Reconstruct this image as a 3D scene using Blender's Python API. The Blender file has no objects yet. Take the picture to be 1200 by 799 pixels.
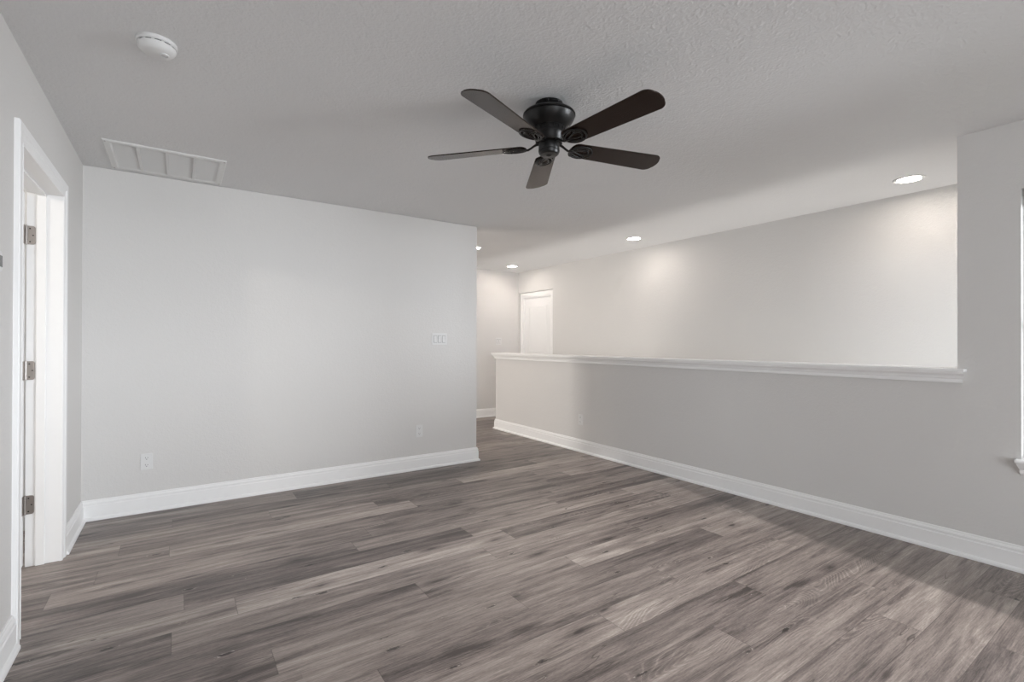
import bpy, bmesh, math, random
from mathutils import Vector, Matrix, Euler
from math import sin, cos, pi, radians

S = bpy.context.scene
COL = S.collection

# ------------------------------------------------------------------ camera
cam_d = bpy.data.cameras.new('camera')
cam = bpy.data.objects.new('camera', cam_d)
COL.objects.link(cam)
cam_d.sensor_fit = 'HORIZONTAL'
cam_d.sensor_width = 36.0
cam_d.lens = 570.8 * 36.0 / 1200.0
cam_d.clip_start = 0.02
cam_d.clip_end = 200
_F = Vector((0.56470854, 0.82528124, 0.0038918))
_R = Vector((0.82527972, -0.56471895, 0.00242806))
_U = Vector((-0.00420161, -0.00184068, 0.99998948))
m = Matrix(((_R.x, _U.x, -_F.x, 0), (_R.y, _U.y, -_F.y, 0), (_R.z, _U.z, -_F.z, 1.2274), (0, 0, 0, 1)))
cam.matrix_world = m
S.camera = cam

# ------------------------------------------------------------------ colour management
S.view_settings.view_transform = 'Standard'
S.view_settings.look = 'None'
S.view_settings.gamma = 1.0
S.view_settings.use_curve_mapping = False
S.view_settings.exposure = 0.07
S.cycles.max_bounces = 14
S.cycles.diffuse_bounces = 10
S.cycles.sample_clamp_indirect = 8.0

# ------------------------------------------------------------------ world: bright overcast sky outside
W = bpy.data.worlds.new('sky'); S.world = W; W.use_nodes = True
bg = W.node_tree.nodes['Background']
bg.inputs[0].default_value = (0.93, 0.96, 1.0, 1)
bg.inputs[1].default_value = 2.4

# ------------------------------------------------------------------ room dimensions (metres)
H = 2.44
XL, YM, XM, XR, XS, YE = -0.547, 4.408, 2.57, 3.759, 4.857, 6.906
YC, YH = 0.88, 5.903          # low wall starts / ends
YB = -4.20                    # back wall, behind the camera
CAP = 1.085

# ------------------------------------------------------------------ lights of the place, and added fill lamps
def area(name, loc, rot, sx, sy, power, col=(1, 1, 1), spread=180):
    l = bpy.data.lights.new(name, 'AREA'); l.shape = 'RECTANGLE'; l.size = sx; l.size_y = sy
    l.energy = power; l.color = col; l.spread = radians(spread)
    o = bpy.data.objects.new(name, l); COL.objects.link(o); o.location = loc; o.rotation_euler = rot
    return o
COOL = (0.90, 0.945, 1.0)
WARM = (1.0, 0.90, 0.80)
# daylight just outside the back window, pointing into the room (+Y)
area('daylight_back_window', (.85, YB - 0.25, 1.35), (radians(90), 0, 0), 2.5, 1.75, 125, COOL)
# added fill lamp, aimed obliquely through the side window to brighten the left wall
area('fill_outside_side_window', (7.0, -2.9, 1.5), (radians(90), 0, radians(50)), 2.4, 2.2, 720, COOL)
# added spot lamp far outside the back window: draws the shade along the low wall
pl = bpy.data.lights.new('floor_shade_spot', 'SPOT'); pl.energy = 5200; pl.spot_size = radians(38); pl.spot_blend = 1.0; pl.color = (1.0, 0.98, 0.97); pl.shadow_soft_size = 0.022
po = bpy.data.objects.new('floor_shade_spot', pl); COL.objects.link(po); po.location = (1.363, -7.7, 3.04)
po.rotation_euler = (Vector((2.75, 1.3, 0.0)) - po.location).to_track_quat('-Z', 'Y').to_euler()
# ceiling bulb in the bedroom behind the left door
pb = bpy.data.lights.new('bedroom_bulb', 'POINT'); pb.energy = 40; pb.color = (1.0, 0.93, 0.84); pb.shadow_soft_size = 0.06
po = bpy.data.objects.new('bedroom_bulb', pb); COL.objects.link(po); po.location = (-2.03, 2.59, 2.28)
# added fill lamp at the far left end of the hallway, pointing +X
area('fill_hall', (-1.10, 5.75, 1.45), (0, radians(-90), 0), 1.5, 1.1, 68, (1.0, 0.95, 0.90))
# added fill lamp in the bedroom, lights the low wall through the door, pointing +X
area('fill_bedroom', (-4.1, 3.80, 1.45), (0, radians(-90), 0), 1.4, 1.0, 42, COOL)
# added upward fill lamp low in the stairwell, brightens its wall and ceiling
area('fill_stairwell_below', (4.37, 3.4, -2.35), (radians(180), 0, 0), 0.85, 4.4, 46, (1.0, .97, .95))
DL_POWER = (78.0, 78.0, 98.0, 98.0)

# ------------------------------------------------------------------ node helper
class NT:
    def __init__(s, name):
        s.m = bpy.data.materials.new(name); s.m.use_nodes = True
        s.t = s.m.node_tree; s.n = s.t.nodes; s.l = s.t.links
        s.b = s.n['Principled BSDF']
    def node(s, typ, **kw):
        n = s.n.new(typ)
        for k, v in kw.items():
            if k in ('operation', 'blend_type', 'data_type', 'attribute_name', 'feature', 'noise_dimensions', 'distance', 'interpolation_type', 'clamp', 'use_clamp', 'voronoi_dimensions'):
                setattr(n, k, v)
        return n
    def link(s, a, b): s.l.new(a, b)
    def setin(s, sock, v):
        if hasattr(v, 'is_output'): s.l.new(v, sock)
        else: sock.default_value = v
    def math(s, op, a, b=None, c=None, clamp=False):
        n = s.n.new('ShaderNodeMath'); n.operation = op; n.use_clamp = clamp
        for i, v in enumerate((a, b, c)):
            if v is not None: s.setin(n.inputs[i], v)
        return n.outputs[0]
    def vmath(s, op, a, b=None):
        n = s.n.new('ShaderNodeVectorMath'); n.operation = op
        s.setin(n.inputs[0], a)
        if b is not None: s.setin(n.inputs[1], b)
        return n.outputs[0]
    def ramp(s, v, a, b, x0=0., x1=1.):
        n = s.n.new('ShaderNodeMapRange'); n.clamp = True; n.interpolation_type = 'SMOOTHSTEP'
        s.setin(n.inputs[0], v)
        for i, q in zip((1, 2, 3, 4), (a, b, x0, x1)): n.inputs[i].default_value = q
        return n.outputs[0]
    def noise(s, vec, scale=1., detail=2., rough=.5, dist=0.):
        n = s.n.new('ShaderNodeTexNoise'); s.setin(n.inputs['Vector'], vec)
        n.inputs['Scale'].default_value = scale; n.inputs['Detail'].default_value = detail
        n.inputs['Roughness'].default_value = rough; n.inputs['Distortion'].default_value = dist
        return n.outputs['Fac']
    def mix(s, f, a, b, mode='MIX'):
        n = s.n.new('ShaderNodeMix'); n.data_type = 'RGBA'; n.blend_type = mode
        s.setin(n.inputs[0], f); s.setin(n.inputs[6], a); s.setin(n.inputs[7], b)
        return n.outputs[2]
    def geo(s): return s.n.new('ShaderNodeNewGeometry').outputs['Position']
    def bump(s, h, strength, dist):
        n = s.n.new('ShaderNodeBump'); n.inputs['Strength'].default_value = strength; n.inputs['Distance'].default_value = dist
        s.setin(n.inputs['Height'], h); s.link(n.outputs[0], s.b.inputs['Normal'])

def lin(r, g, b):
    f = lambda c: ((c/255)/12.92 if c/255 <= .04045 else (((c/255)+.055)/1.055)**2.4)
    return (f(r), f(g), f(b), 1)

def plain(name, col, rough=.5, metal=0., spec=.5, noise_amt=0.0, nscale=30):
    t = NT(name); b = t.b
    b.inputs['Roughness'].default_value = rough; b.inputs['Metallic'].default_value = metal
    b.inputs['Specular IOR Level'].default_value = spec
    if noise_amt:
        n = t.noise(t.geo(), nscale, 3)
        c2 = tuple(x*(1-noise_amt) for x in col[:3]) + (1,)
        t.link(t.mix(n, col, c2), b.inputs['Base Color'])
    else: b.inputs['Base Color'].default_value = col
    return t.m

def paint(name, col, s1, st, d, rough=.75):
    """rolled / sprayed orange-peel drywall paint"""
    t = NT(name); b = t.b
    g = t.geo()
    n1 = t.noise(g, s1, 2, .5); n2 = t.noise(g, s1*.33, 1, .5, .4)
    h = t.math('ADD', t.ramp(n1, .38, .68), t.math('MULTIPLY', t.ramp(n2, .45, .62), .9))
    t.bump(h, st, d)
    v = t.noise(g, 1.3, 3)
    t.link(t.mix(v, col, tuple(x*.965 for x in col[:3]) + (1,)), b.inputs['Base Color'])
    b.inputs['Roughness'].default_value = rough
    b.inputs['Specular IOR Level'].default_value = .3
    return t.m

M_WALL = paint('wall_paint', (0.70, 0.69, 0.675, 1), 110, .30, .0012)
M_CEIL = paint('ceiling_paint', (0.745, 0.745, 0.745, 1), 75, .40, .0018, .85)
M_TRIM = plain('white_trim_paint', (0.905, 0.905, 0.90, 1), .42, noise_amt=.02)
M_DOOR = plain('white_door_paint', (0.87, 0.87, 0.865, 1), .38, noise_amt=.02)
M_PLAST = plain('white_plastic', (0.74, 0.74, 0.735, 1), .5, spec=.3)
M_GAP = plain('grey_gap', (0.22, 0.22, 0.22, 1), .7)
M_SLOT = plain('dark_slot', (0.03, 0.03, 0.03, 1), .6)
M_NICK = plain('brushed_nickel', (0.46, 0.43, 0.41, 1), .34, 1.0, noise_amt=.12, nscale=120)
M_BRONZE = plain('oiled_bronze', (0.008, 0.0075, 0.0075, 1), .36, 0.0, .38, noise_amt=.3)
M_GRILLE = plain('enamelled_grille', (0.74, 0.74, 0.73, 1), .4)
M_FILTER = plain('filter_cloth', (0.30, 0.29, 0.275, 1), .9, noise_amt=.45, nscale=60)
M_VINYL = plain('vinyl_frame', (0.85, 0.85, 0.85, 1), .3)
M_GROUND = plain('outside_ground', (0.30, 0.30, 0.25, 1), .9, noise_amt=.3, nscale=2)

def m_blade():
    t = NT('espresso_blade'); g = t.n.new('ShaderNodeTexCoord').outputs['Object']
    v = t.vmath('MULTIPLY', g, (3, 45, 3))
    n = t.noise(v, 1.5, 4, .6)
    t.link(t.mix(n, (0.007, 0.004, 0.003, 1), (0.014, 0.008, 0.006, 1)), t.b.inputs['Base Color'])
    t.b.inputs['Roughness'].default_value = .26
    t.b.inputs['Specular IOR Level'].default_value = .45
    t.b.inputs['Specular Tint'].default_value = (1.0, .78, .66, 1)
    return t.m
M_BLADE = m_blade()

def m_glass():
    t = NT('window_glass')
    tr = t.n.new('ShaderNodeBsdfTransparent'); gl = t.n.new('ShaderNodeBsdfGlossy'); gl.inputs['Roughness'].default_value = .02
    mx = t.n.new('ShaderNodeMixShader'); mx.inputs[0].default_value = .06
    t.link(tr.outputs[0], mx.inputs[1]); t.link(gl.outputs[0], mx.inputs[2])
    t.link(mx.outputs[0], t.n['Material Output'].inputs['Surface'])
    return t.m
M_GLASS = m_glass()

def m_emit(name, col, st):
    t = NT(name)
    t.b.inputs['Base Color'].default_value = (.9, .9, .9, 1)
    t.b.inputs['Emission Color'].default_value = col
    t.b.inputs['Emission Strength'].default_value = st
    return t.m
M_LENS = m_emit('lit_lens', (1.0, .90, .82, 1), 1)
_nt = M_LENS.node_tree; _a = _nt.nodes.new('ShaderNodeAttribute'); _a.attribute_type = 'OBJECT'; _a.attribute_name = 'lamp_power'
_nt.links.new(_a.outputs['Fac'], _nt.nodes['Principled BSDF'].inputs['Emission Strength'])

def m_floor():
    t = NT('vinyl_plank_floor'); b = t.b
    g = t.geo()
    at = lambda n: t.node('ShaderNodeAttribute', attribute_name=n).outputs['Fac']
    tone, rnd, pv, pu, pl_ = at('tone'), at('rnd'), at('pv'), at('pu'), at('plen')
    cx = t.n.new('ShaderNodeCombineXYZ')
    t.link(t.math('MULTIPLY', rnd, 37.0), cx.inputs[0]); t.link(t.math('MULTIPLY', rnd, 91.0), cx.inputs[1]); t.link(t.math('MULTIPLY', rnd, 13.0), cx.inputs[2])
    P = t.vmath('ADD', g, cx.outputs[0])
    sc = lambda a, c: t.vmath('MULTIPLY', P, (a, c, 1))
    broad = t.noise(sc(.9, 9), 1, 3, .55, .5)              # wide long streaks
    streak = t.noise(sc(2.2, 34), 1, 4, .6, .3)            # narrower streaks
    fine = t.noise(sc(9, 190), 1, 3, .7)                  # pores
    speck = t.noise(sc(60, 260), 1, 2, .6)
    # growth rings: contour lines of a stretched field, they close into cathedrals and knots
    field = t.noise(sc(1.25, 6.0), 1, 1.5, .45, .25)
    ring = t.math('SINE', t.math('MULTIPLY', field, 260.0))
    rmask = t.ramp(t.noise(sc(.8, 6.5), 1.0, 1, .4), .55, .70)
    ringl = t.math('MULTIPLY', t.ramp(ring, .75, 1.0), rmask)
    ringd = t.math('MULTIPLY', t.ramp(ring, .2, -1.0), rmask)
    # knots
    vo = t.node('ShaderNodeTexVoronoi'); t.link(sc(2.6, 7.5), vo.inputs['Vector']); vo.inputs['Scale'].default_value = 1.0
    wob = t.math('ADD', vo.outputs['Distance'], t.math('MULTIPLY', t.math('SUBTRACT', t.noise(sc(14, 40), 1, 2), .5), .16))
    sepc = t.n.new('ShaderNodeSeparateColor'); t.link(vo.outputs['Color'], sepc.inputs[0])
    pick = t.ramp(sepc.outputs[0], .42, .5)
    knot = t.math('MULTIPLY', t.ramp(wob, .13, .03), pick)
    halo = t.math('MULTIPLY', t.ramp(wob, .34, .05), pick)
    # long dark cracks
    crack = t.ramp(t.math('ABSOLUTE', t.math('SUBTRACT', t.noise(sc(1.3, 15), 1, 2, .5, .6), .5)), .012, .0)
    cmask = t.ramp(t.noise(sc(1.7, 5), 1, 1), .55, .68)
    crack = t.math('MULTIPLY', crack, cmask)
    smudge = t.ramp(t.noise(sc(1.6, 13), 1, 3, .55, .4), .56, .78)
    v = t.math('MULTIPLY', t.math('SUBTRACT', broad, .5), .80)
    v = t.math('SUBTRACT', v, t.math('MULTIPLY', smudge, .34))
    v = t.math('ADD', v, t.math('MULTIPLY', t.math('SUBTRACT', streak, .5), .85))
    v = t.math('ADD', v, t.math('MULTIPLY', t.math('SUBTRACT', fine, .5), .75))
    v = t.math('ADD', v, t.math('MULTIPLY', t.math('SUBTRACT', speck, .5), .30))
    v = t.math('ADD', v, t.math('MULTIPLY', t.math('SUBTRACT', tone, .5), .34))
    v = t.math('ADD', t.math('MULTIPLY', v, 1.3), .455)
    v = t.math('SUBTRACT', v, t.math('MULTIPLY', halo, .30))
    v = t.math('SUBTRACT', v, t.math('MULTIPLY', ringd, .10))
    v = t.math('ADD', v, t.math('MULTIPLY', ringl, .20))
    cr = t.n.new('ShaderNodeValToRGB'); t.link(v, cr.inputs[0])
    e = cr.color_ramp.elements
    e[0].position = .0; e[0].color = lin(72, 64, 61)
    e[1].position = 1.; e[1].color = lin(190, 180, 172)
    for p_, c_ in ((.28, (112, 102, 98)), (.5, (137, 126, 120)), (.75, (160, 149, 142))):
        q = e.new(p_); q.color = lin(*c_)
    c = cr.outputs[0]
    c = t.mix(t.math('MULTIPLY', crack, .75), c, lin(62, 54, 50))
    c = t.mix(t.math('MULTIPLY', knot, .85), c, lin(52, 45, 42))
    # small hard knots and nicks with pale mineral specks beside them
    v2 = t.node('ShaderNodeTexVoronoi'); t.link(sc(4.2, 15), v2.inputs['Vector']); v2.inputs['Scale'].default_value = 1.0
    s2 = t.n.new('ShaderNodeSeparateColor'); t.link(v2.outputs['Color'], s2.inputs[0])
    p2 = t.ramp(s2.outputs[0], .70, .72)
    w2 = t.math('ADD', v2.outputs['Distance'], t.math('MULTIPLY', t.math('SUBTRACT', t.noise(sc(40, 110), 1, 2), .5), .22))
    nick = t.math('MULTIPLY', t.ramp(w2, .15, .09), p2)
    hal2 = t.math('MULTIPLY', t.ramp(w2, .42, .05), p2)
    pale = t.math('MULTIPLY', t.math('MULTIPLY', t.ramp(w2, .22, .12), t.ramp(t.noise(sc(70, 150), 1, 1), .58, .66)), p2)
    c = t.mix(t.math('MULTIPLY', hal2, .30), c, lin(72, 63, 59))
    c = t.mix(t.math('MULTIPLY', pale, .7), c, lin(205, 196, 188))
    c = t.mix(t.math('MULTIPLY', nick, .9), c, lin(38, 32, 29))
    # seams between planks
    ev = t.math('MINIMUM', pv, t.math('SUBTRACT', .1785, pv))
    eu = t.math('MINIMUM', pu, t.math('SUBTRACT', pl_, pu))
    edge = t.ramp(t.math('MINIMUM', ev, eu), .0022, .0006)
    c = t.mix(t.math('MULTIPLY', edge, .55), c, lin(70, 62, 58))
    t.link(c, b.inputs['Base Color'])
    r = t.math('ADD', .40, t.math('MULTIPLY', t.math('SUBTRACT', fine, .5), .18))
    t.link(r, b.inputs['Roughness'])
    b.inputs['Specular IOR Level'].default_value = .5
    h = t.math('SUBTRACT', t.math('MULTIPLY', fine, .5), t.math('MULTIPLY', edge, 1.5))
    h = t.math('SUBTRACT', h, knot)
    t.bump(h, .25, .0012)
    return t.m
M_FLOOR = m_floor()

# ------------------------------------------------------------------ mesh helpers
def link_mesh(name, bm, mat, parent=None, smooth=False, bevel=0, bseg=2, angle=40):
    bmesh.ops.recalc_face_normals(bm, faces=bm.faces[:])
    me = bpy.data.meshes.new(name); bm.to_mesh(me); bm.free()
    mats = mat if isinstance(mat, (list, tuple)) else [mat]
    for q in mats: me.materials.append(q)
    if smooth:
        for p in me.polygons: p.use_smooth = True
        me.set_sharp_from_angle(angle=radians(angle))
    o = bpy.data.objects.new(name, me); COL.objects.link(o)
    if parent: o.parent = parent
    if bevel:
        md = o.modifiers.new('bevel', 'BEVEL'); md.width = bevel; md.segments = bseg; md.limit_method = 'ANGLE'; md.angle_limit = radians(40)
    return o

def tag(o, label=None, cat=None, group=None, kind=None):
    if label: o['label'] = label
    if cat: o['category'] = cat
    if group: o['group'] = group
    if kind: o['kind'] = kind
    return o

def thing(name, loc, rot=(0, 0, 0), **kw):
    o = bpy.data.objects.new(name, None); COL.objects.link(o)
    o.location = loc; o.rotation_euler = rot; o.empty_display_size = .05
    return tag(o, **kw)

def box(bm, x0, x1, y0, y1, z0, z1, mi=0):
    vs = [bm.verts.new((x, y, z)) for x in (x0, x1) for y in (y0, y1) for z in (z0, z1)]
    for f in ((0, 1, 3, 2), (4, 6, 7, 5), (0, 4, 5, 1), (2, 3, 7, 6), (0, 2, 6, 4), (1, 5, 7, 3)):
        fc = bm.faces.new([vs[i] for i in f]); fc.material_index = mi
    return vs

def rbox(bm, cx, cy, w, d, z0, z1, r, seg=6):
    """box with rounded vertical corners"""
    pts = []
    for sx, sy, a0 in ((1, 1, 0), (-1, 1, 90), (-1, -1, 180), (1, -1, 270)):
        for k in range(seg + 1):
            a = radians(a0 + 90*k/seg)
            pts.append((cx + sx*(w/2 - r) + r*cos(a), cy + sy*(d/2 - r) + r*sin(a)))
    prism(bm, pts, z0, z1)

def prism(bm, pts, z0, z1):
    a = [bm.verts.new((x, y, z0)) for x, y in pts]; c = [bm.verts.new((x, y, z1)) for x, y in pts]
    n = len(pts); bm.faces.new(a[::-1]); bm.faces.new(c)
    for i in range(n): bm.faces.new((a[i], a[(i+1) % n], c[(i+1) % n], c[i]))

def lathe(bm, prof, seg=48, c=(0, 0)):
    """prof: list of (r, z)"""
    rings = []
    for r, z in prof:
        if r < 1e-6: rings.append([bm.verts.new((c[0], c[1], z))])
        else: rings.append([bm.verts.new((c[0] + r*cos(2*pi*k/seg), c[1] + r*sin(2*pi*k/seg), z)) for k in range(seg)])
    for a, b in zip(rings, rings[1:]):
        for k in range(seg):
            j = (k+1) % seg
            if len(a) == 1 and len(b) == 1: continue
            if len(a) == 1: bm.faces.new((a[0], b[k], b[j]))
            elif len(b) == 1: bm.faces.new((a[k], a[j], b[0]))
            else: bm.faces.new((a[k], a[j], b[j], b[k]))

def tube(bm, pts, rad, seg=8, closed=False, flat=1.0):
    """round bar along points; rad may be a list; flat squashes it in z"""
    n = len(pts); P = [Vector(p) for p in pts]; rings = []
    for i, p in enumerate(P):
        if closed: t = P[(i+1) % n] - P[i-1]
        else: t = P[min(i+1, n-1)] - P[max(i-1, 0)]
        t.normalize()
        up = Vector((0, 0, 1)) if abs(t.z) < .95 else Vector((1, 0, 0))
        s = t.cross(up).normalized(); u = s.cross(t).normalized()
        r = rad[i] if isinstance(rad, (list, tuple)) else rad
        rings.append([bm.verts.new(p + s*r*cos(2*pi*k/seg) + u*r*flat*sin(2*pi*k/seg)) for k in range(seg)])
    m_ = n if closed else n-1
    for i in range(m_):
        a, b = rings[i], rings[(i+1) % n]
        for k in range(seg):
            j = (k+1) % seg; bm.faces.new((a[k], a[j], b[j], b[k]))
    if not closed: bm.faces.new(rings[0][::-1]); bm.faces.new(rings[-1])

def extrude_profile(bm, prof, p0, p1, nrm, m0=0., m1=0., z=0.):
    """prof (d, h) polygon swept from p0 to p1 (xy); d runs along nrm. m0/m1: mitre shift per d, + makes it longer"""
    p0 = Vector(p0); p1 = Vector(p1); t = (p1 - p0).normalized(); nrm = Vector(nrm)
    A = []; B = []
    for d, h in prof:
        a = p0 + nrm*d - t*m0*d; b_ = p1 + nrm*d + t*m1*d
        A.append(bm.verts.new((a.x, a.y, z + h))); B.append(bm.verts.new((b_.x, b_.y, z + h)))
    n = len(prof); bm.faces.new(A[::-1]); bm.faces.new(B)
    for i in range(n): bm.faces.new((A[i], A[(i+1) % n], B[(i+1) % n], B[i]))

def struct(name, bm, mat, label, cat, **kw):
    return tag(link_mesh(name, bm, mat, **kw), label, cat, kind='structure')

# ------------------------------------------------------------------ floor: planks along X, joints where the photo shows them
PW = 0.1785; Y0 = 1.62
def make_floor():
    random.seed(11)
    bm = bmesh.new()
    lay = {k: bm.faces.layers.float.new(k) for k in ('tone', 'rnd')}
    cl = {k: bm.loops.layers.float.new(k) for k in ('pv', 'pu', 'plen')}
    PL = 1.524
    joint = {-3: 1.92, -1: 1.575, 0: 2.145, 1: 1.34, 2: .31, 3: 1.00, 4: -.02, 6: 1.55, 7: .88, 9: -.35, 10: -.04, 8: 2.54,
             5: 1.75, -2: .85, -4: 2.9, -5: 1.1}
    tones = {(-3, 0): .35, (-3, 1): .5, (-1, 0): .62, (-1, 1): .72, (0, 0): .38, (0, 1): .66, (1, 0): .66, (2, 1): .62, (1, 1): .30, (3, 0): .30, (2, 0): .35, (3, 1): .45, (-2, 1): .2}
    k0 = math.floor((YB - .3 - Y0)/PW); k1 = math.ceil((YE + .05 - Y0)/PW)
    for k in range(k0, k1):
        ya = Y0 + k*PW; yb = ya + PW; yc = (ya + yb)/2
        xmax = XR + .06 if yc < YH - .05 else XS + .05
        xmin = -4.2 if 1.0 < yc < 4.5 else -1.2
        j = joint.get(k, random.uniform(0, PL))
        n = math.ceil((j - xmin)/PL); x = j - n*PL; idx = -n
        while x < xmax:
            a, b_ = max(x, xmin), min(x + PL, xmax)
            if b_ - a > .005:
                vs = [bm.verts.new(q) for q in ((a, ya, 0), (b_, ya, 0), (b_, yb, 0), (a, yb, 0))]
                f = bm.faces.new(vs)
                f[lay['tone']] = tones.get((k, idx + 1), random.random()**1.0)
                f[lay['rnd']] = random.random()
                for lp, (u, v) in zip(f.loops, ((a-x, 0), (b_-x, 0), (b_-x, PW), (a-x, PW))):
                    lp[cl['pu']] = u; lp[cl['pv']] = v; lp[cl['plen']] = PL
            x += PL; idx += 1
    # slab under the planks gives the floor its thickness
    box(bm, -4.2, XR + .06, YB - .25, YE + .1, -.20, -.004)
    box(bm, XR + .06, XS + .05, YH - .05, YE + .1, -.20, -.004)
    bm.normal_update()
    me = bpy.data.meshes.new('floor'); bm.to_mesh(me); bm.free(); me.materials.append(M_FLOOR)
    o = bpy.data.objects.new('floor', me); COL.objects.link(o)
    tag(o, 'grey-brown wood-look plank floor with knots and long grain', 'floor', kind='structure')
make_floor()

# ------------------------------------------------------------------ walls
T = .14
bm = bmesh.new()                               # left wall with door opening
DY0, DY1, DZ = 2.812, 3.705, 2.062             # rough opening
box(bm, XL - T, XL, YB, DY0, 0, H)
box(bm, XL - T, XL, DY1, YM, 0, H)
box(bm, XL - T, XL, DY0, DY1, DZ, H)
struct('wall_left', bm, M_WALL, 'pale grey left wall holding the open white door', 'wall')

bm = bmesh.new()
box(bm, XL - T, XM, YM, YM + .125, 0, H)
struct('wall_main', bm, M_WALL, 'wide pale grey wall facing the camera beside the hallway', 'wall', bevel=.006, bseg=3)

bm = bmesh.new()                               # right wall: window part, pier, low wall
WY0, WY1, WZ0, WZ1 = -.98, .618, .602, 2.07
RT = .13
box(bm, XR, XR + RT, YB, WY0, 0, H)
box(bm, XR, XR + RT, WY1, YC, 0, H)
box(bm, XR, XR + RT, WY0, WY1, 0, WZ0)
box(bm, XR, XR + RT, WY0, WY1, WZ1, H)
box(bm, XR, XR + RT, YC, YH, 0, CAP - .02)
struct('wall_right', bm, M_WALL, 'grey right wall, full height at the window and waist high along the stairwell', 'wall')
bm = bmesh.new()                               # far stairwell wall with a door recess
D2Y0, D2Y1, D2Z = 6.05, 6.79, 1.995
RO0, RO1, ROZ, REC = 5.963, 6.877, 2.080, .035
box(bm, XS, XS + T, .74, RO0, -2.7, H)
box(bm, XS, XS + T, RO1, YE + T, -.1, H)
box(bm, XS, XS + T, RO0, RO1, ROZ, H)
box(bm, XS, XS + T, RO0, RO1, -.1, 0)
box(bm, XS + REC + .002, XS + T, RO0, D2Y0, 0, ROZ); box(bm, XS + REC + .002, XS + T, D2Y1, RO1, 0, ROZ); box(bm, XS + REC + .002, XS + T, D2Y0, D2Y1, D2Z, ROZ)
struct('wall_stair', bm, M_WALL, 'bright far wall beyond the half wall over the stairwell', 'wall')
bm = bmesh.new()
box(bm, -1.2, XS, YE, YE + T, 0, H)
struct('wall_hall_end', bm, M_WALL, 'bright hallway end wall behind the main wall', 'wall')
bm = bmesh.new()
box(bm, -1.2 - T, -1.2, YM + .125, YE + T, 0, H)
struct('wall_hall_side', bm, M_WALL, 'hidden wall closing the hallway on its left', 'wall')
bm = bmesh.new()                               # back wall with wide window
BX0, BX1, BZ0, BZ1 = -.40, 2.128, .45, 2.20
box(bm, XL - T, BX0, YB - T, YB, 0, H); box(bm, BX1, XR + RT, YB - T, YB, 0, H)
box(bm, BX0, BX1, YB - T, YB, 0, BZ0); box(bm, BX0, BX1, YB - T, YB, BZ1, H)
struct('wall_back', bm, M_WALL, 'wall behind the camera with a wide window', 'wall')
bm = bmesh.new()                               # stairwell near end, with window
box(bm, XR + RT, 3.98, .74, .86, -2.7, H); box(bm, 4.74, XS, .74, .86, -2.7, H)
box(bm, 3.98, 4.74, .74, .86, -2.7, .15); box(bm, 3.98, 4.74, .74, .86, 1.95, H)
struct('wall_stair_end', bm, M_WALL, 'stairwell end wall with its window', 'wall')
bm = bmesh.new()                               # shaft sides below floor level
box(bm, XR + .06, XR + .13, .86, YH, -2.7, -.2)
box(bm, XR + .13, XS, YH - .05, YH, -2.7, -.2)
box(bm, XR + .06, XS, .86, YH, -2.75, -2.7)
struct('wall_stair_shaft', bm, M_WALL, 'lower sides of the stairwell', 'wall')
bm = bmesh.new()                               # bedroom shell behind the open door
box(bm, -4.2, XL - T, YM, YM + .12, 0, H); box(bm, -4.2, XL - T, .9, 1.02, 0, H); box(bm, -4.32, -4.2, .9, YM + .12, 0, H)
struct('wall_bedroom', bm, M_WALL, 'bedroom walls behind the open white door', 'wall')

bm = bmesh.new()
box(bm, -4.32, XS + T, YB - T, YE + T, H, H + .12)
struct('ceiling', bm, M_CEIL, 'flat grey ceiling with knockdown texture', 'ceiling')

# ------------------------------------------------------------------ baseboards
BB = [(0, 0), (.030, 0), (.030, .010), (.026, .018), (.018, .023), (.0165, .024), (.0165, .098), (.013, .103), (.013, .112),
      (.0145, .116), (.0115, .124), (.008, .129), (.008, .134), (.005, .139), (0, .139)]
def bb(name, label, segs):
    bm = bmesh.new()
    for p0, p1, n, m0, m1 in segs: extrude_profile(bm, BB, p0, p1, n, m0, m1)
    struct(name, bm, M_TRIM, label, 'baseboard')
bb('baseboard_left', 'white baseboard on the left wall, on both sides of the open door', [((XL, YB), (XL, 2.724), (1, 0), -1, 0), ((XL, 3.768), (XL, YM), (1, 0), 0, -1)])
bb('baseboard_main', 'white baseboard along the main wall and round its corner', [((XL, YM), (XM, YM), (0, -1), -1, 1), ((XM, YM), (XM, YM + .125), (1, 0), 1, 1), ((XM, YM + .125), (-1.2, YM + .125), (0, 1), 1, -1)])
bb('baseboard_right', 'long white baseboard along the half wall and right wall', [((XR, YB), (XR, YH), (-1, 0), -1, 1), ((XR, YH), (XR + .13, YH), (0, 1), 1, 0)])
bb('baseboard_hall', 'white baseboard on the hallway end wall', [((-1.2, YE), (XS, YE), (0, -1), -1, -1), ((XS, YH), (XS, 5.965), (-1, 0), 0, 0)])
bb('baseboard_back', 'white baseboard on the wall behind the camera', [((XL, YB), (XR, YB), (0, 1), -1, -1)])

# ------------------------------------------------------------------ cap on the half wall
bm = bmesh.new()
x0, x1 = XR - .060, XR + .13 + .060
ya, yb_ = YC - .042, YH + .005
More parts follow.
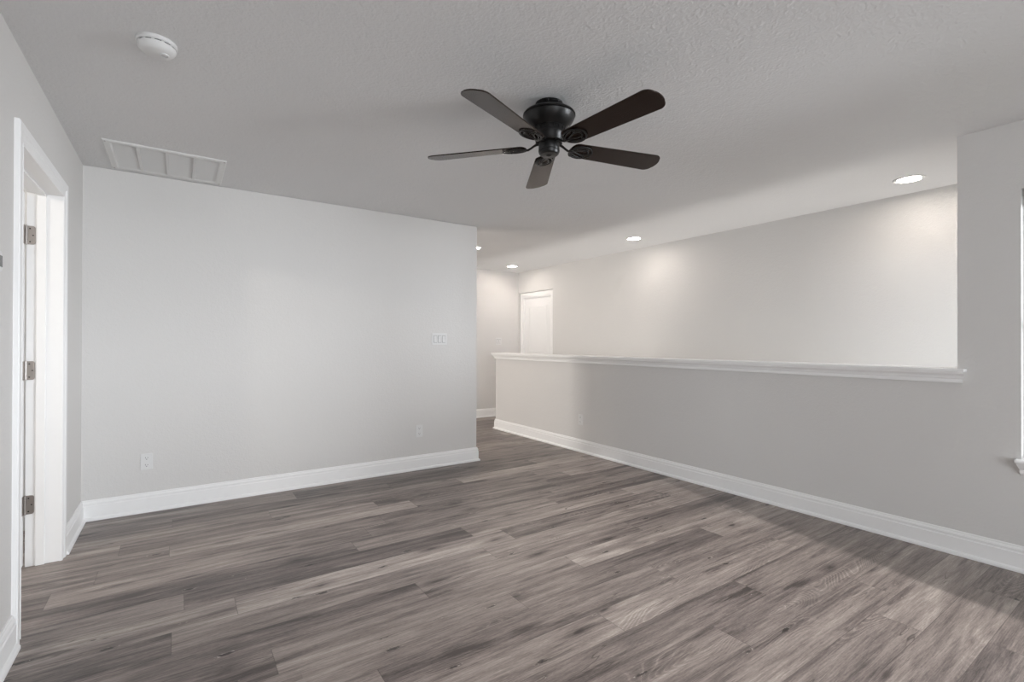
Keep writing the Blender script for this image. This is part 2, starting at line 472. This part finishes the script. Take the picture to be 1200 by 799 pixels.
# top board: narrow nose overhangs pier face at the near end
box(bm, x0, XR - .0005, ya, yb_ + .030, CAP - .020, CAP)
box(bm, XR - .0005, XR + .1305, YC, yb_ + .030, CAP - .020, CAP)
box(bm, XR + .1305, x1, ya, yb_ + .030, CAP - .020, CAP)
struct('trim_1', bm, M_TRIM, 'white flat cap board on top of the half wall', 'trim', bevel=.004, bseg=2)
AP = [(0, 0), (.016, 0), (.018, .006), (.018, .022), (.024, .027), (.028, .040), (.040, .052), (.044, .054), (.044, .064), (0, .064)]
bm = bmesh.new()
zz = CAP - .020 - .064
extrude_profile(bm, AP, (XR, YC - .022), (XR, YH), (-1, 0), .3, 1, zz)
extrude_profile(bm, AP, (XR, YH), (XR + .13, YH), (0, 1), 1, 1, zz)
extrude_profile(bm, AP, (XR + .13, YH), (XR + .13, YC), (1, 0), 1, 0, zz)
struct('trim_2', bm, M_TRIM, 'white stepped moulding under the half wall cap', 'trim')

# ------------------------------------------------------------------ windows
def window(name, label, w, h, loc, rotz, cols=1, rail=True):
    """local frame: x along the width, y = outwards, z up, origin bottom centre"""
    t = thing(name, loc, (0, 0, rotz), label=label, cat='window', kind='structure')
    f = .045
    bm = bmesh.new()
    box(bm, -w/2, w/2, 0, .06, 0, f); box(bm, -w/2, w/2, 0, .06, h-f, h)
    box(bm, -w/2, -w/2+f, 0, .06, f, h-f); box(bm, w/2-f, w/2, 0, .06, f, h-f)
    for k in range(1, cols): box(bm, -w/2 + w*k/cols - .03, -w/2 + w*k/cols + .03, 0, .06, f, h-f)
    if rail: box(bm, -w/2+f, w/2-f, .008, .05, h/2-.02, h/2+.02)
    link_mesh('window_frame', bm, M_VINYL, t, bevel=.003)
    bm = bmesh.new(); box(bm, -w/2+f*.9, w/2-f*.9, .026, .030, f*.9, h-f*.9)
    link_mesh('pane', bm, M_GLASS, t)
    return t
window('window_1', 'bright window at the right picture edge', WY1 - WY0, WZ1 - WZ0, (XR + .065, (WY0 + WY1)/2, WZ0), radians(-90))
window('window_3', 'window of the stairwell, hidden behind the right wall', .76, 1.80, (4.36, .80, .15), radians(180))
# stool and apron of the right window
bm = bmesh.new()
box(bm, XR - .050, XR + .06, WY0 - .03, WY1 + .022, WZ0 - .016, WZ0 + .004)
ob = struct('trim_3', bm, M_TRIM, 'white window stool board at the right picture edge', 'trim', bevel=.006, bseg=3)
bm = bmesh.new()
AP2 = [(0, 0), (.014, 0), (.018, .010), (.018, .026), (.024, .034), (.034, .052), (.036, .060), (0, .060)]
extrude_profile(bm, AP2, (XR, WY0 - .01), (XR, WY1 - .006), (-1, 0), .6, .6, WZ0 - .076)
struct('trim_4', bm, M_TRIM, 'white moulded apron under the window stool', 'trim')
window('window_2', 'wide picture window behind the camera', BX1 - BX0, BZ1 - BZ0, ((BX0 + BX1)/2, YB - .07, BZ0), radians(180), rail=False)
# blind rolled up under the right window's head
t = thing('window_blind', (XR + .03, (WY0 + WY1)/2, WZ1), label='raised white blind under the head of the right window', cat='blind')
bm = bmesh.new(); box(bm, -.025, .030, -.775, .775, -.045, -.001); link_mesh('headrail', bm, M_PLAST, t, bevel=.003)
bm = bmesh.new()
for k in range(11): box(bm, -.022, .026, -.77, .77, -.050 - k*.0045, -.0475 - k*.0045)
link_mesh('slats', bm, M_PLAST, t)

bm = bmesh.new(); box(bm, -40, 40, -40, 40, -3.2, -3.0)
struct('floor_outside', bm, M_GROUND, 'ground outside the house', 'ground')

# ------------------------------------------------------------------ doors
def casing(bm, a0, a1, ztop, w, mk, prof):
    """mitred casing round an opening; mk(a, z, d) -> 3D point"""
    path = [(a0, 0, -1, 0), (a0, ztop, -1, 1), (a1, ztop, 1, 1), (a1, 0, 1, 0)]
    rings = []
    for a, z, sa, sz in path:
        rings.append([bm.verts.new(mk(a + sa*u, z + sz*u, d)) for u, d in prof])
    n = len(prof)
    for A, B in zip(rings, rings[1:]):
        for i in range(n): bm.faces.new((A[i], A[(i+1) % n], B[(i+1) % n], B[i]))
    bm.faces.new(rings[0]); bm.faces.new(rings[-1][::-1])
CP = [(0, 0), (0, .010), (.006, .014), (.010, .011), (.040, .013), (.046, .018), (.060, .019), (.078, .019), (.082, .015), (.082, 0)]

d1 = thing('door_1', (XL, 3.26, 0), label='open white door and cased doorway in the left wall', cat='door', kind='structure')
def rel(o, base):
    o.location = -Vector(base)
    return o
bm = bmesh.new()
casing(bm, DY0 + .002, DY1 - .020, DZ - .018, .08, lambda a, z, d: (XL + d, a, z), CP)
rel(link_mesh('door_casing', bm, M_TRIM, d1), (XL, 3.26, 0))
bm = bmesh.new()                               # jambs with stops
J = .018
xa, xb = XL - T, XL + .001
box(bm, xa, xb, DY0, DY0 + J, 0, DZ); box(bm, xa, xb, DY1 - J, DY1, 0, DZ); box(bm, xa, xb, DY0 + J, DY1 - J, DZ - J, DZ)
sx0, sx1 = XL - .098, XL - .060
box(bm, sx0, sx1, DY0 + J, DY0 + J + .011, 0, DZ - J); box(bm, sx0, sx1, DY1 - J - .011, DY1 - J, 0, DZ - J); box(bm, sx0, sx1, DY0 + J, DY1 - J, DZ - J - .011, DZ - J)
rel(link_mesh('door_jamb', bm, M_TRIM, d1, bevel=.0015), (XL, 3.26, 0))
# leaf, swung 90 degrees into the bedroom
lx1 = XL - T - .006; lx0 = lx1 - .80; ly1 = DY1 - J - .003; ly0 = ly1 - .035
bm = bmesh.new(); box(bm, lx0, lx1, ly0, ly1, .012, DZ - J - .006)
leaf = rel(link_mesh('door_leaf', bm, M_DOOR, d1, bevel=.002), (XL, 3.26, 0))
bm = bmesh.new()
for za, zb in ((.25, .95), (1.10, 1.85)):
    for yy in (ly0,):
        for (a, b_, c_, d_) in ((lx0+.13, lx1-.13, za, za+.02), (lx0+.13, lx1-.13, zb-.02, zb), (lx0+.13, lx0+.15, za, zb), (lx1-.15, lx1-.13, za, zb)):
            box(bm, a, b_, yy - .004, yy + .001, c_, d_)
pm = link_mesh('panel_moulding', bm, M_DOOR, leaf, bevel=.0015)
bm = bmesh.new()
hx = lx0 + .06
ring = [(0.0, 0), (.028, 0), (.028, .006), (.012, .010), (.010, .035), (.022, .042), (.027, .055), (.022, .066), (0, .070)]
lathe(bm, ring, 24)
bmesh.ops.rotate(bm, verts=bm.verts[:], matrix=Matrix.Rotation(radians(90), 3, 'X'))
bmesh.ops.translate(bm, verts=bm.verts[:], vec=(hx, ly0, .95))
link_mesh('door_knob', bm, M_NICK, leaf, smooth=True)
for zc in (1.81, 1.07, .337):
    bm = bmesh.new()
    yj = DY1 - J
    # plate on the jamb, with rounded corners
    pts = []
    w2, h2, r = .036, .051, .012
    for a0, cx_, cz_ in ((0, w2 - r, h2 - r), (-90, w2 - r, -h2 + r)):
        pass
    x_l, x_r = lx1 + .008, lx1 + .008 + .034
    poly = [(x_l, zc - h2), (x_r - r, zc - h2)]
    for k in range(1, 6): poly.append((x_r - r + r*sin(radians(18*k)), zc - h2 + r - r*cos(radians(18*k))))
    poly += [(x_r, zc + h2 - r)]
    for k in range(1, 6): poly.append((x_r - r + r*cos(radians(18*k)), zc + h2 - r + r*sin(radians(18*k))))
    poly.append((x_l, zc + h2))
    A = [bm.verts.new((x, yj - .0022, z)) for x, z in poly]; B = [bm.verts.new((x, yj + .0005, z)) for x, z in poly]
    bm.faces.new(A); bm.faces.new(B[::-1])
    for i in range(len(A)): bm.faces.new((A[i], B[i], B[(i+1) % len(A)], A[(i+1) % len(A)]))
    # plate on the leaf edge
    box(bm, lx1 - .0005, lx1 + .0018, ly0 + .004, ly1, zc - h2, zc + h2)
    # barrel of five knuckles
    for k in range(5):
        z0 = zc - h2 + k*.0204; prof = [(0, z0 + .0006), (.0058, z0 + .0006), (.0058, z0 + .0198), (0, z0 + .0198)]
        lathe(bm, prof, 14, (lx1 + .006, yj - .007))
    lathe(bm, [(0, zc - h2 - .004), (.0035, zc - h2 - .003), (.0035, zc + h2 + .003), (0, zc + h2 + .004)], 12, (lx1 + .006, yj - .007))
    hg = rel(link_mesh('hinge', bm, M_NICK, d1, smooth=True, angle=30), (XL, 3.26, 0)); hg['label'] = 'brushed nickel hinge'
    for dx, dz in ((.012, .036), (.024, 0), (.012, -.036)):
        bm = bmesh.new()
        v = bmesh.ops.create_cone(bm, cap_ends=True, segments=12, radius1=.0036, radius2=.0036, depth=.001)['verts']
        bmesh.ops.rotate(bm, verts=v, matrix=Matrix.Rotation(radians(90), 3, 'X'))
        bmesh.ops.translate(bm, verts=v, vec=(x_l + dx, yj - .0027, zc + dz))
        link_mesh('screw', bm, M_SLOT, hg)

d2 = thing('door_2', (XS, (D2Y0 + D2Y1)/2, 0), label='closed white door in the far stairwell wall by the hall corner', cat='door', kind='structure')
base2 = (XS, (D2Y0 + D2Y1)/2, 0)
bm = bmesh.new()
casing(bm, D2Y0 + .004, D2Y1 - .004, D2Z - .004, .08, lambda a, z, d: (XS + REC - d, a, z), CP)
rel(link_mesh('door_casing', bm, M_TRIM, d2), base2)
bm = bmesh.new()
box(bm, XS + REC, XS + T, D2Y0, D2Y0 + .016, 0, D2Z); box(bm, XS + REC, XS + T, D2Y1 - .016, D2Y1, 0, D2Z); box(bm, XS + REC, XS + T, D2Y0 + .016, D2Y1 - .016, D2Z - .016, D2Z)
rel(link_mesh('door_jamb', bm, M_TRIM, d2), base2)
bm = bmesh.new(); box(bm, XS + .048, XS + .083, D2Y0 + .017, D2Y1 - .017, .010, D2Z - .018)
lf2 = rel(link_mesh('door_leaf', bm, M_DOOR, d2, bevel=.002), base2)
bm = bmesh.new()
for za, zb in ((.22, .92), (1.08, 1.84)):
    ya2, yb2 = D2Y0 + .13, D2Y1 - .13
    for (a, b_, c_, d_) in ((ya2, yb2, za, za+.02), (ya2, yb2, zb-.02, zb), (ya2, ya2+.02, za, zb), (yb2-.02, yb2, za, zb)):
        box(bm, XS + .045, XS + .049, a, b_, c_, d_)
link_mesh('panel_moulding', bm, M_DOOR, lf2, bevel=.0015)

# ------------------------------------------------------------------ ceiling fan
FC = (1.545, 1.930)
fan = thing('ceiling_fan', (FC[0], FC[1], H), label='black five-bladed ceiling fan hugging the grey ceiling', cat='ceiling fan')
bm = bmesh.new()
lathe(bm, [(0, 0), (.060, 0), (.070, -.002), (.071, -.008), (.066, -.014), (.058, -.020), (.054, -.030), (.058, -.036), (0, -.036)], 64)
for k in range(8):
    a = 2*pi*k/8
    bmesh.ops.create_uvsphere(bm, u_segments=10, v_segments=6, radius=.008, matrix=Matrix.Translation((.068*cos(a), .068*sin(a), -.010)))
link_mesh('canopy', bm, M_BRONZE, fan, smooth=True)
bm = bmesh.new()
lathe(bm, [(0, -.034), (.062, -.034), (.080, -.038), (.112, -.047), (.127, -.053), (.133, -.060), (.133, -.065), (.128, -.068), (.130, -.072), (.126, -.082),
           (.117, -.098), (.104, -.112), (.092, -.121), (.086, -.124), (.082, -.128), (0, -.128)], 72)
link_mesh('motor_housing', bm, M_BRONZE, fan, smooth=True, angle=30)
bm = bmesh.new()
lathe(bm, [(0, -.126), (.078, -.126), (.081, -.132), (.081, -.158), (.074, -.168), (.070, -.188), (.062, -.198), (0, -.198)], 48)
for k in range(20):
    a = 2*pi*k/20
    c_ = (.081*cos(a), .081*sin(a))
    v = bmesh.ops.create_cube(bm, size=1)['verts']
    bmesh.ops.scale(bm, verts=v, vec=(.006, .009, .014)); bmesh.ops.rotate(bm, verts=v, matrix=Matrix.Rotation(a, 3, 'Z')); bmesh.ops.translate(bm, verts=v, vec=(c_[0], c_[1], -.140))
link_mesh('flywheel', bm, M_BRONZE, fan, smooth=True, angle=30)
bm = bmesh.new()
lathe(bm, [(0, -.196), (.046, -.196), (.050, -.199), (.052, -.204), (.053, -.232), (.051, -.236), (.054, -.239), (.053, -.247), (.049, -.256), (.042, -.261), (.016, -.263), (.012, -.266), (.006, -.268), (0, -.268)], 56)
link_mesh('switch_housing', bm, M_BRONZE, fan, smooth=True, angle=30)
bm = bmesh.new()
rb = .020
BZ = -.216                  # blade plane
R0, R1, BW0, BW1 = .118, .660, .112, .140
def blade_outline():
    pts = []
    n = 10
    # root: rounded end
    for k in range(n + 1):
        a = radians(90 + 180*k/n); pts.append((R0 + .030 + .030*cos(a)*1.0, (BW0/2)*sin(a)))
    # tip: squarish with big radius corners and a slight belly
    r = .042; bel = .010
    for k in range(9):
        a = radians(-90 + 75*k/8); pts.append((R1 - bel - r + r*cos(a), -BW1/2 + r + r*sin(a)))
    for k in range(1, 8):
        yv = (-1 + 2*k/8)*(BW1/2 - r*.74); pts.append((R1 - bel*(.12 + .88*(yv/(BW1/2 - r*.74))**2), yv))
    for k in range(9):
        a = radians(15 + 75*k/8); pts.append((R1 - bel - r + r*cos(a), BW1/2 - r + r*sin(a)))
    return pts
ANG0 = 3.536; PITCH = radians(-12)
proto = None
def arm_mesh():
    bm = bmesh.new()
    # arm from flywheel dropping to blade height
    pts = [(.045, 0, -.197), (.062, 0, -.201), (.078, 0, -.208), (.092, 0, -.217), (.108, 0, BZ - .009), (.140, 0, BZ - .009)]
    tube(bm, pts, [.012, .010, .0085, .008, .0085, .008], 10, flat=.6)
    # screw pad at the flywheel
    box(bm, .040, .066, -.017, .017, -.202, -.194)
    return bm
def scroll_mesh():
    bm = bmesh.new(); z = -.0085
    ell = lambda cx_, a, b, n, off=0: [(cx_ + a*cos(2*pi*k/n), b*sin(2*pi*k/n), z) for k in range(n)]
    tube(bm, ell(.180, .062, .050, 44), .0042, 8, closed=True, flat=.7)                 # outer oval
    # teardrop loop inside
    td = []
    for k in range(36):
        a = 2*pi*k/36; td.append((.178 + .046*cos(a), .030*sin(a)*(0.55 + .45*cos(a)) , z))
    tube(bm, td, .0036, 8, closed=True, flat=.7)
    for s in (-1, 1):                                                                     # two rays spreading from the arm
        tube(bm, [(.112, s*.004, z), (.132, s*.018, z), (.162, s*.034, z), (.200, s*.046, z)], [.0055, .0045, .004, .0035], 8, flat=.7)
    for x_, y_ in ((.132, 0), (.204, .032), (.204, -.032)):
        v = bmesh.ops.create_uvsphere(bm, u_segments=12, v_segments=6, radius=.0075)['verts']
        bmesh.ops.scale(bm, verts=v, vec=(1, 1, .5)); bmesh.ops.translate(bm, verts=v, vec=(x_, y_, z - .002))
    return bm
bm_b = bmesh.new(); prism(bm_b, blade_outline(), -.003, .003)
pitchM = Matrix.Rotation(PITCH, 4, 'X')
for k in range(5):
    a = ANG0 - k*2*pi/5
    if k == 0:
        arm = link_mesh('blade_arm', arm_mesh(), M_BRONZE, fan, smooth=True, angle=50)
        scr = link_mesh('scroll', scroll_mesh(), M_BRONZE, arm, smooth=True, angle=50)
        bl = link_mesh('blade', bm_b, M_BLADE, fan, bevel=.0015)
        A0 = (arm, scr, bl)
    else:
        arm, scr, bl = (q.copy() for q in A0)
        for q in (arm, scr, bl): COL.objects.link(q)
        arm.parent = fan; bl.parent = fan; scr.parent = arm
    arm.rotation_euler = (0, 0, a)
    scr.location = (0, 0, BZ); scr.rotation_euler = (PITCH, 0, 0)
    bl.location = (0, 0, BZ); bl.rotation_mode = 'XYZ'; bl.rotation_euler = (PITCH, 0, a)

# ------------------------------------------------------------------ smoke detector
sd = thing('smoke_detector', (-.078, 2.438, H), (0, 0, radians(20)), label='round white smoke detector on the ceiling above the left wall', cat='smoke detector')
bm = bmesh.new(); lathe(bm, [(0, 0), (.068, 0), (.070, -.003), (.070, -.012), (.067, -.016), (0, -.016)], 56); link_mesh('base', bm, M_PLAST, sd, smooth=True, angle=35)
bm = bmesh.new(); lathe(bm, [(0, -.015), (.061, -.015), (.061, -.021), (0, -.021)], 48); link_mesh('vent_gap', bm, M_SLOT, sd)
bm = bmesh.new(); lathe(bm, [(0, -.0195), (.064, -.0195), (.066, -.023), (.063, -.032), (.054, -.042), (.044, -.047), (0, -.049)], 56)
for k in range(12):
    a = 2*pi*k/12
    v = bmesh.ops.create_cube(bm, size=1)['verts']; bmesh.ops.scale(bm, verts=v, vec=(.006, .010, .008))
    bmesh.ops.rotate(bm, verts=v, matrix=Matrix.Rotation(a, 3, 'Z')); bmesh.ops.translate(bm, verts=v, vec=(.061*cos(a), .061*sin(a), -.018))
link_mesh('cover', bm, M_PLAST, sd, smooth=True, angle=35)
bm = bmesh.new(); lathe(bm, [(.012, -.0465), (.0165, -.047), (.0165, -.051), (.014, -.0525), (.012, -.051)], 28, (.020, -.018)); lathe(bm, [(0, -.0475), (.008, -.0475), (.008, -.0505), (0, -.052)], 20, (.020, -.018))
link_mesh('test_button', bm, M_PLAST, sd, smooth=True, angle=35)

# ------------------------------------------------------------------ return-air grille
gx0, gx1, gy0, gy1 = -.385, .262, 3.765, 4.335
gv = thing('return_air_grille', ((gx0 + gx1)/2, (gy0 + gy1)/2, H), label='white rectangular return air grille in the ceiling by the main wall', cat='vent')
gw, gd = (gx1 - gx0)/2, (gy1 - gy0)/2
bm = bmesh.new()
fw = .042
FP = [(0, 0), (0, -.004), (.004, -.009), (.032, -.011), (.042, -.006), (.042, 0)]       # (inward, z)
rings = []
for sx, sy in ((-1, -1), (1, -1), (1, 1), (-1, 1)):
    rings.append([bm.verts.new((sx*(gw - u), sy*(gd - u), z)) for u, z in FP])
for i in range(4):
    A, B = rings[i], rings[(i+1) % 4]
    for k in range(len(FP)): bm.faces.new((A[k], A[(k+1) % len(FP)], B[(k+1) % len(FP)], B[k]))
link_mesh('frame', bm, M_GRILLE, gv)
for xx in (-.217, -.066, .084):
    xl = xx - (gx0 + gx1)/2
    bm = bmesh.new(); box(bm, xl - .009, xl + .009, -gd + fw - .002, gd - fw + .002, -.010, -.001)
    link_mesh('divider', bm, M_GRILLE, gv, bevel=.001)
bm = bmesh.new()
nl = 34
for k in range(nl):
    y = -gd + fw + (2*gd - 2*fw)*(k + .5)/nl
    vs = [(-gw + fw - .001, y - .0030, -.0015), (gw - fw + .001, y - .0030, -.0015), (gw - fw + .001, y + .0015, -.0075), (-gw + fw - .001, y + .0015, -.0075)]
    up = [bm.verts.new(v) for v in vs]; dn = [bm.verts.new((v[0], v[1] + .0008, v[2] + .0008)) for v in vs]
    bm.faces.new(up); bm.faces.new(dn[::-1])
    for i in range(4): bm.faces.new((up[i], dn[i], dn[(i+1) % 4], up[(i+1) % 4]))
link_mesh('louvres', bm, M_GRILLE, gv)
bm = bmesh.new(); box(bm, -gw + .02, gw - .02, -gd + .02, gd - .02, -.0010, -.0002); link_mesh('filter', bm, M_FILTER, gv)
for sx in (-1, 1):
    for sy in (-1, 1):
        bm = bmesh.new(); lathe(bm, [(0, -.0085), (.0045, -.0090), (.0045, -.0120), (0, -.0125)], 12, (sx*(gw - .014), sy*(gd - .014)))
        link_mesh('screw', bm, M_NICK, gv)

# small ceiling register at the hallway
rg = thing('ceiling_register', (3.70, 6.44, H), label='small slotted air register on the hallway ceiling past the main wall corner', cat='vent')
bm = bmesh.new()
hw, hd = .155, .078
rings = []
for sx, sy in ((-1, -1), (1, -1), (1, 1), (-1, 1)): rings.append([bm.verts.new((sx*(hw - u), sy*(hd - u), z)) for u, z in ((0, 0), (0, -.004), (.006, -.010), (.022, -.010), (.022, 0))])
for i in range(4):
    A, B = rings[i], rings[(i+1) % 4]
    for k in range(5): bm.faces.new((A[k], A[(k+1) % 5], B[(k+1) % 5], B[k]))
link_mesh('frame', bm, M_GRILLE, rg)
bm = bmesh.new()
for k in range(7):
    y = -hd + .022 + (2*hd - .044)*(k + .5)/7
    box(bm, -hw + .021, hw - .021, y - .004, y + .004, -.009, -.002)
link_mesh('louvres', bm, M_GRILLE, rg)
bm = bmesh.new(); box(bm, -hw + .018, hw - .018, -hd + .018, hd - .018, -.0015, -.0003); link_mesh('duct', bm, M_SLOT, rg)

# ------------------------------------------------------------------ recessed ceiling lights
DL = [((4.432, 1.306), 'lit round recessed light nearest the right wall pier, over the stairwell'),
      ((4.351, 3.859), 'lit round recessed light above the middle of the stairwell wall'),
      ((4.351, 6.364), 'lit round recessed light farthest back, by the hall corner and white door'),
      ((3.105, 5.395), 'lit round recessed light half hidden by the main wall corner')]
first = None
for (x, y), lab in DL:
    if first is None:
        r = thing('recessed_light', (x, y, H))
        bm = bmesh.new(); lathe(bm, [(.070, 0), (.096, 0), (.097, -.003), (.093, -.007), (.074, -.0045), (.070, -.003)], 56)
        t_ = link_mesh('trim_ring', bm, M_PLAST, r, smooth=True, angle=35)
        bm = bmesh.new(); lathe(bm, [(0, -.0010), (.0715, -.0010), (.0715, -.0032), (0, -.0045)], 48)
        l_ = link_mesh('lens', bm, M_LENS, r, smooth=True, angle=35)
        first = (r, t_, l_)
    else:
        r = first[0].copy(); COL.objects.link(r); r.location = (x, y, H)
        for q in first[1:]:
            c_ = q.copy(); COL.objects.link(c_); c_.parent = r
    (l_ if r is first[0] else c_)['lamp_power'] = DL_POWER[DL.index(((x, y), lab))]
    tag(r, lab, 'ceiling light', 'recessed ceiling lights')

# ------------------------------------------------------------------ outlets and switches (local: x right, y = out of the wall (-), z up)
def outlet(label, loc, rotz):
    t = thing('wall_outlet', loc, (0, 0, rotz), label=label, cat='outlet', group='wall outlets')
    bm = bmesh.new()
    rb_ = bmesh.new(); rb_.free()
    rbox(bm, 0, 0, .072, .116, -.0005, .006, .005)
    bmesh.ops.rotate(bm, verts=bm.verts[:], matrix=Matrix.Rotation(radians(90), 3, 'X'))
    link_mesh('cover_plate', bm, M_PLAST, t, bevel=.0015)
    for zc in (.0255, -.0255):
        bm = bmesh.new()
        pts = []
        for k in range(28):
            a = 2*pi*k/28; px, pz = .0172*cos(a), .0172*sin(a)
            pts.append((px, max(-.0142, min(.0142, pz))))
        prism(bm, pts, .0055, .0078)
        bmesh.ops.rotate(bm, verts=bm.verts[:], matrix=Matrix.Rotation(radians(90), 3, 'X'))
        bmesh.ops.translate(bm, verts=bm.verts[:], vec=(0, 0, zc))
        rc = link_mesh('receptacle', bm, M_PLAST, t)
        bm = bmesh.new()
        box(bm, -.0080, -.0058, -.0084, -.0070, zc - .001, zc + .0085); box(bm, .0058, .0080, -.0084, -.0070, zc + .000, zc + .0075)
        lathe(bm, [(0, .0070), (.0028, .0070), (.0028, .0084), (0, .0084)], 14)
        vv = bm.verts[-30:] if False else [v for v in bm.verts if v.co.z < .02 and v.co.y > -.006 and abs(v.co.x) < .004]
        bmesh.ops.rotate(bm, verts=vv, matrix=Matrix.Rotation(radians(90), 3, 'X'))
        bmesh.ops.translate(bm, verts=vv, vec=(0, 0, zc - .0075))
        link_mesh('slots', bm, M_SLOT, rc)
    return t
def switch(label, loc, rotz, gangs):
    t = thing('light_switch', loc, (0, 0, rotz), label=label, cat='light switch')
    bm = bmesh.new(); w = .072 + .046*(gangs - 1)
    rbox(bm, 0, 0, w, .117, -.0005, .006, .005)
    bmesh.ops.rotate(bm, verts=bm.verts[:], matrix=Matrix.Rotation(radians(90), 3, 'X'))
    link_mesh('cover_plate', bm, M_PLAST, t, bevel=.0015)
    for k in range(gangs):
        x = (k - (gangs - 1)/2)*.046
        bm = bmesh.new(); box(bm, x - .0180, x + .0180, -.0068, -.0055, -.0350, .0350)
        link_mesh('recess', bm, M_GAP, t)
        bm = bmesh.new()
        vs = [(-.0152, -.0065, -.0325), (.0152, -.0065, -.0325), (.0152, -.0065, .0325), (-.0152, -.0065, .0325)]
        fr = [(-.0152, -.0125, -.0325), (.0152, -.0125, -.0325), (.0152, -.0080, .0325), (-.0152, -.0080, .0325)]
        if gangs == 3 and k == 1: fr = [(a, (-.0080 if c_ < 0 else -.0125), c_) for a, b_, c_ in fr]
        A = [bm.verts.new((v[0] + x, v[1], v[2])) for v in vs]; mid = [bm.verts.new((x - .0152, -.0085, 0)), bm.verts.new((x + .0152, -.0085, 0))]
        B = [bm.verts.new((v[0] + x, v[1], v[2])) for v in fr]
        bm.faces.new((B[0], B[1], mid[1], mid[0])); bm.faces.new((mid[0], mid[1], B[2], B[3]))
        bm.faces.new(A[::-1]); bm.faces.new((A[0], A[1], B[1], B[0])); bm.faces.new((A[2], A[3], B[3], B[2]))
        bm.faces.new((A[1], A[2], B[2], mid[1], B[1])); bm.faces.new((A[3], A[0], B[0], mid[0], B[3]))
        link_mesh('rocker', bm, M_PLAST, t)
    return t
outlet('white wall outlet low on the main wall near its left corner', (-.188, YM, .362), 0)
outlet('white wall outlet on the main wall below the light switches', (1.927, YM, .372), 0)
outlet('white wall outlet on the half wall above its baseboard', (XR, 4.110, .362), radians(-90))
switch('white three-rocker light switch near the right end of the main wall', (2.140, YM, 1.263), 0, 3)
switch('white two-rocker light switch on the hallway end wall', (4.450, YE, 1.255), 0, 2)

th = thing('thermostat', (XL, 2.452, 1.517), (0, 0, radians(90)), label='small white thermostat on the left wall at the picture edge', cat='thermostat')
bm = bmesh.new(); rbox(bm, 0, 0, .105, .075, -.0005, .018, .010); bmesh.ops.rotate(bm, verts=bm.verts[:], matrix=Matrix.Rotation(radians(90), 3, 'X')); link_mesh('body', bm, M_PLAST, th, bevel=.003)
bm = bmesh.new(); box(bm, -.040, .046, -.0192, -.0175, -.020, .020); link_mesh('display', bm, plain('grey_display', (.12, .12, .12, 1), .2), th)
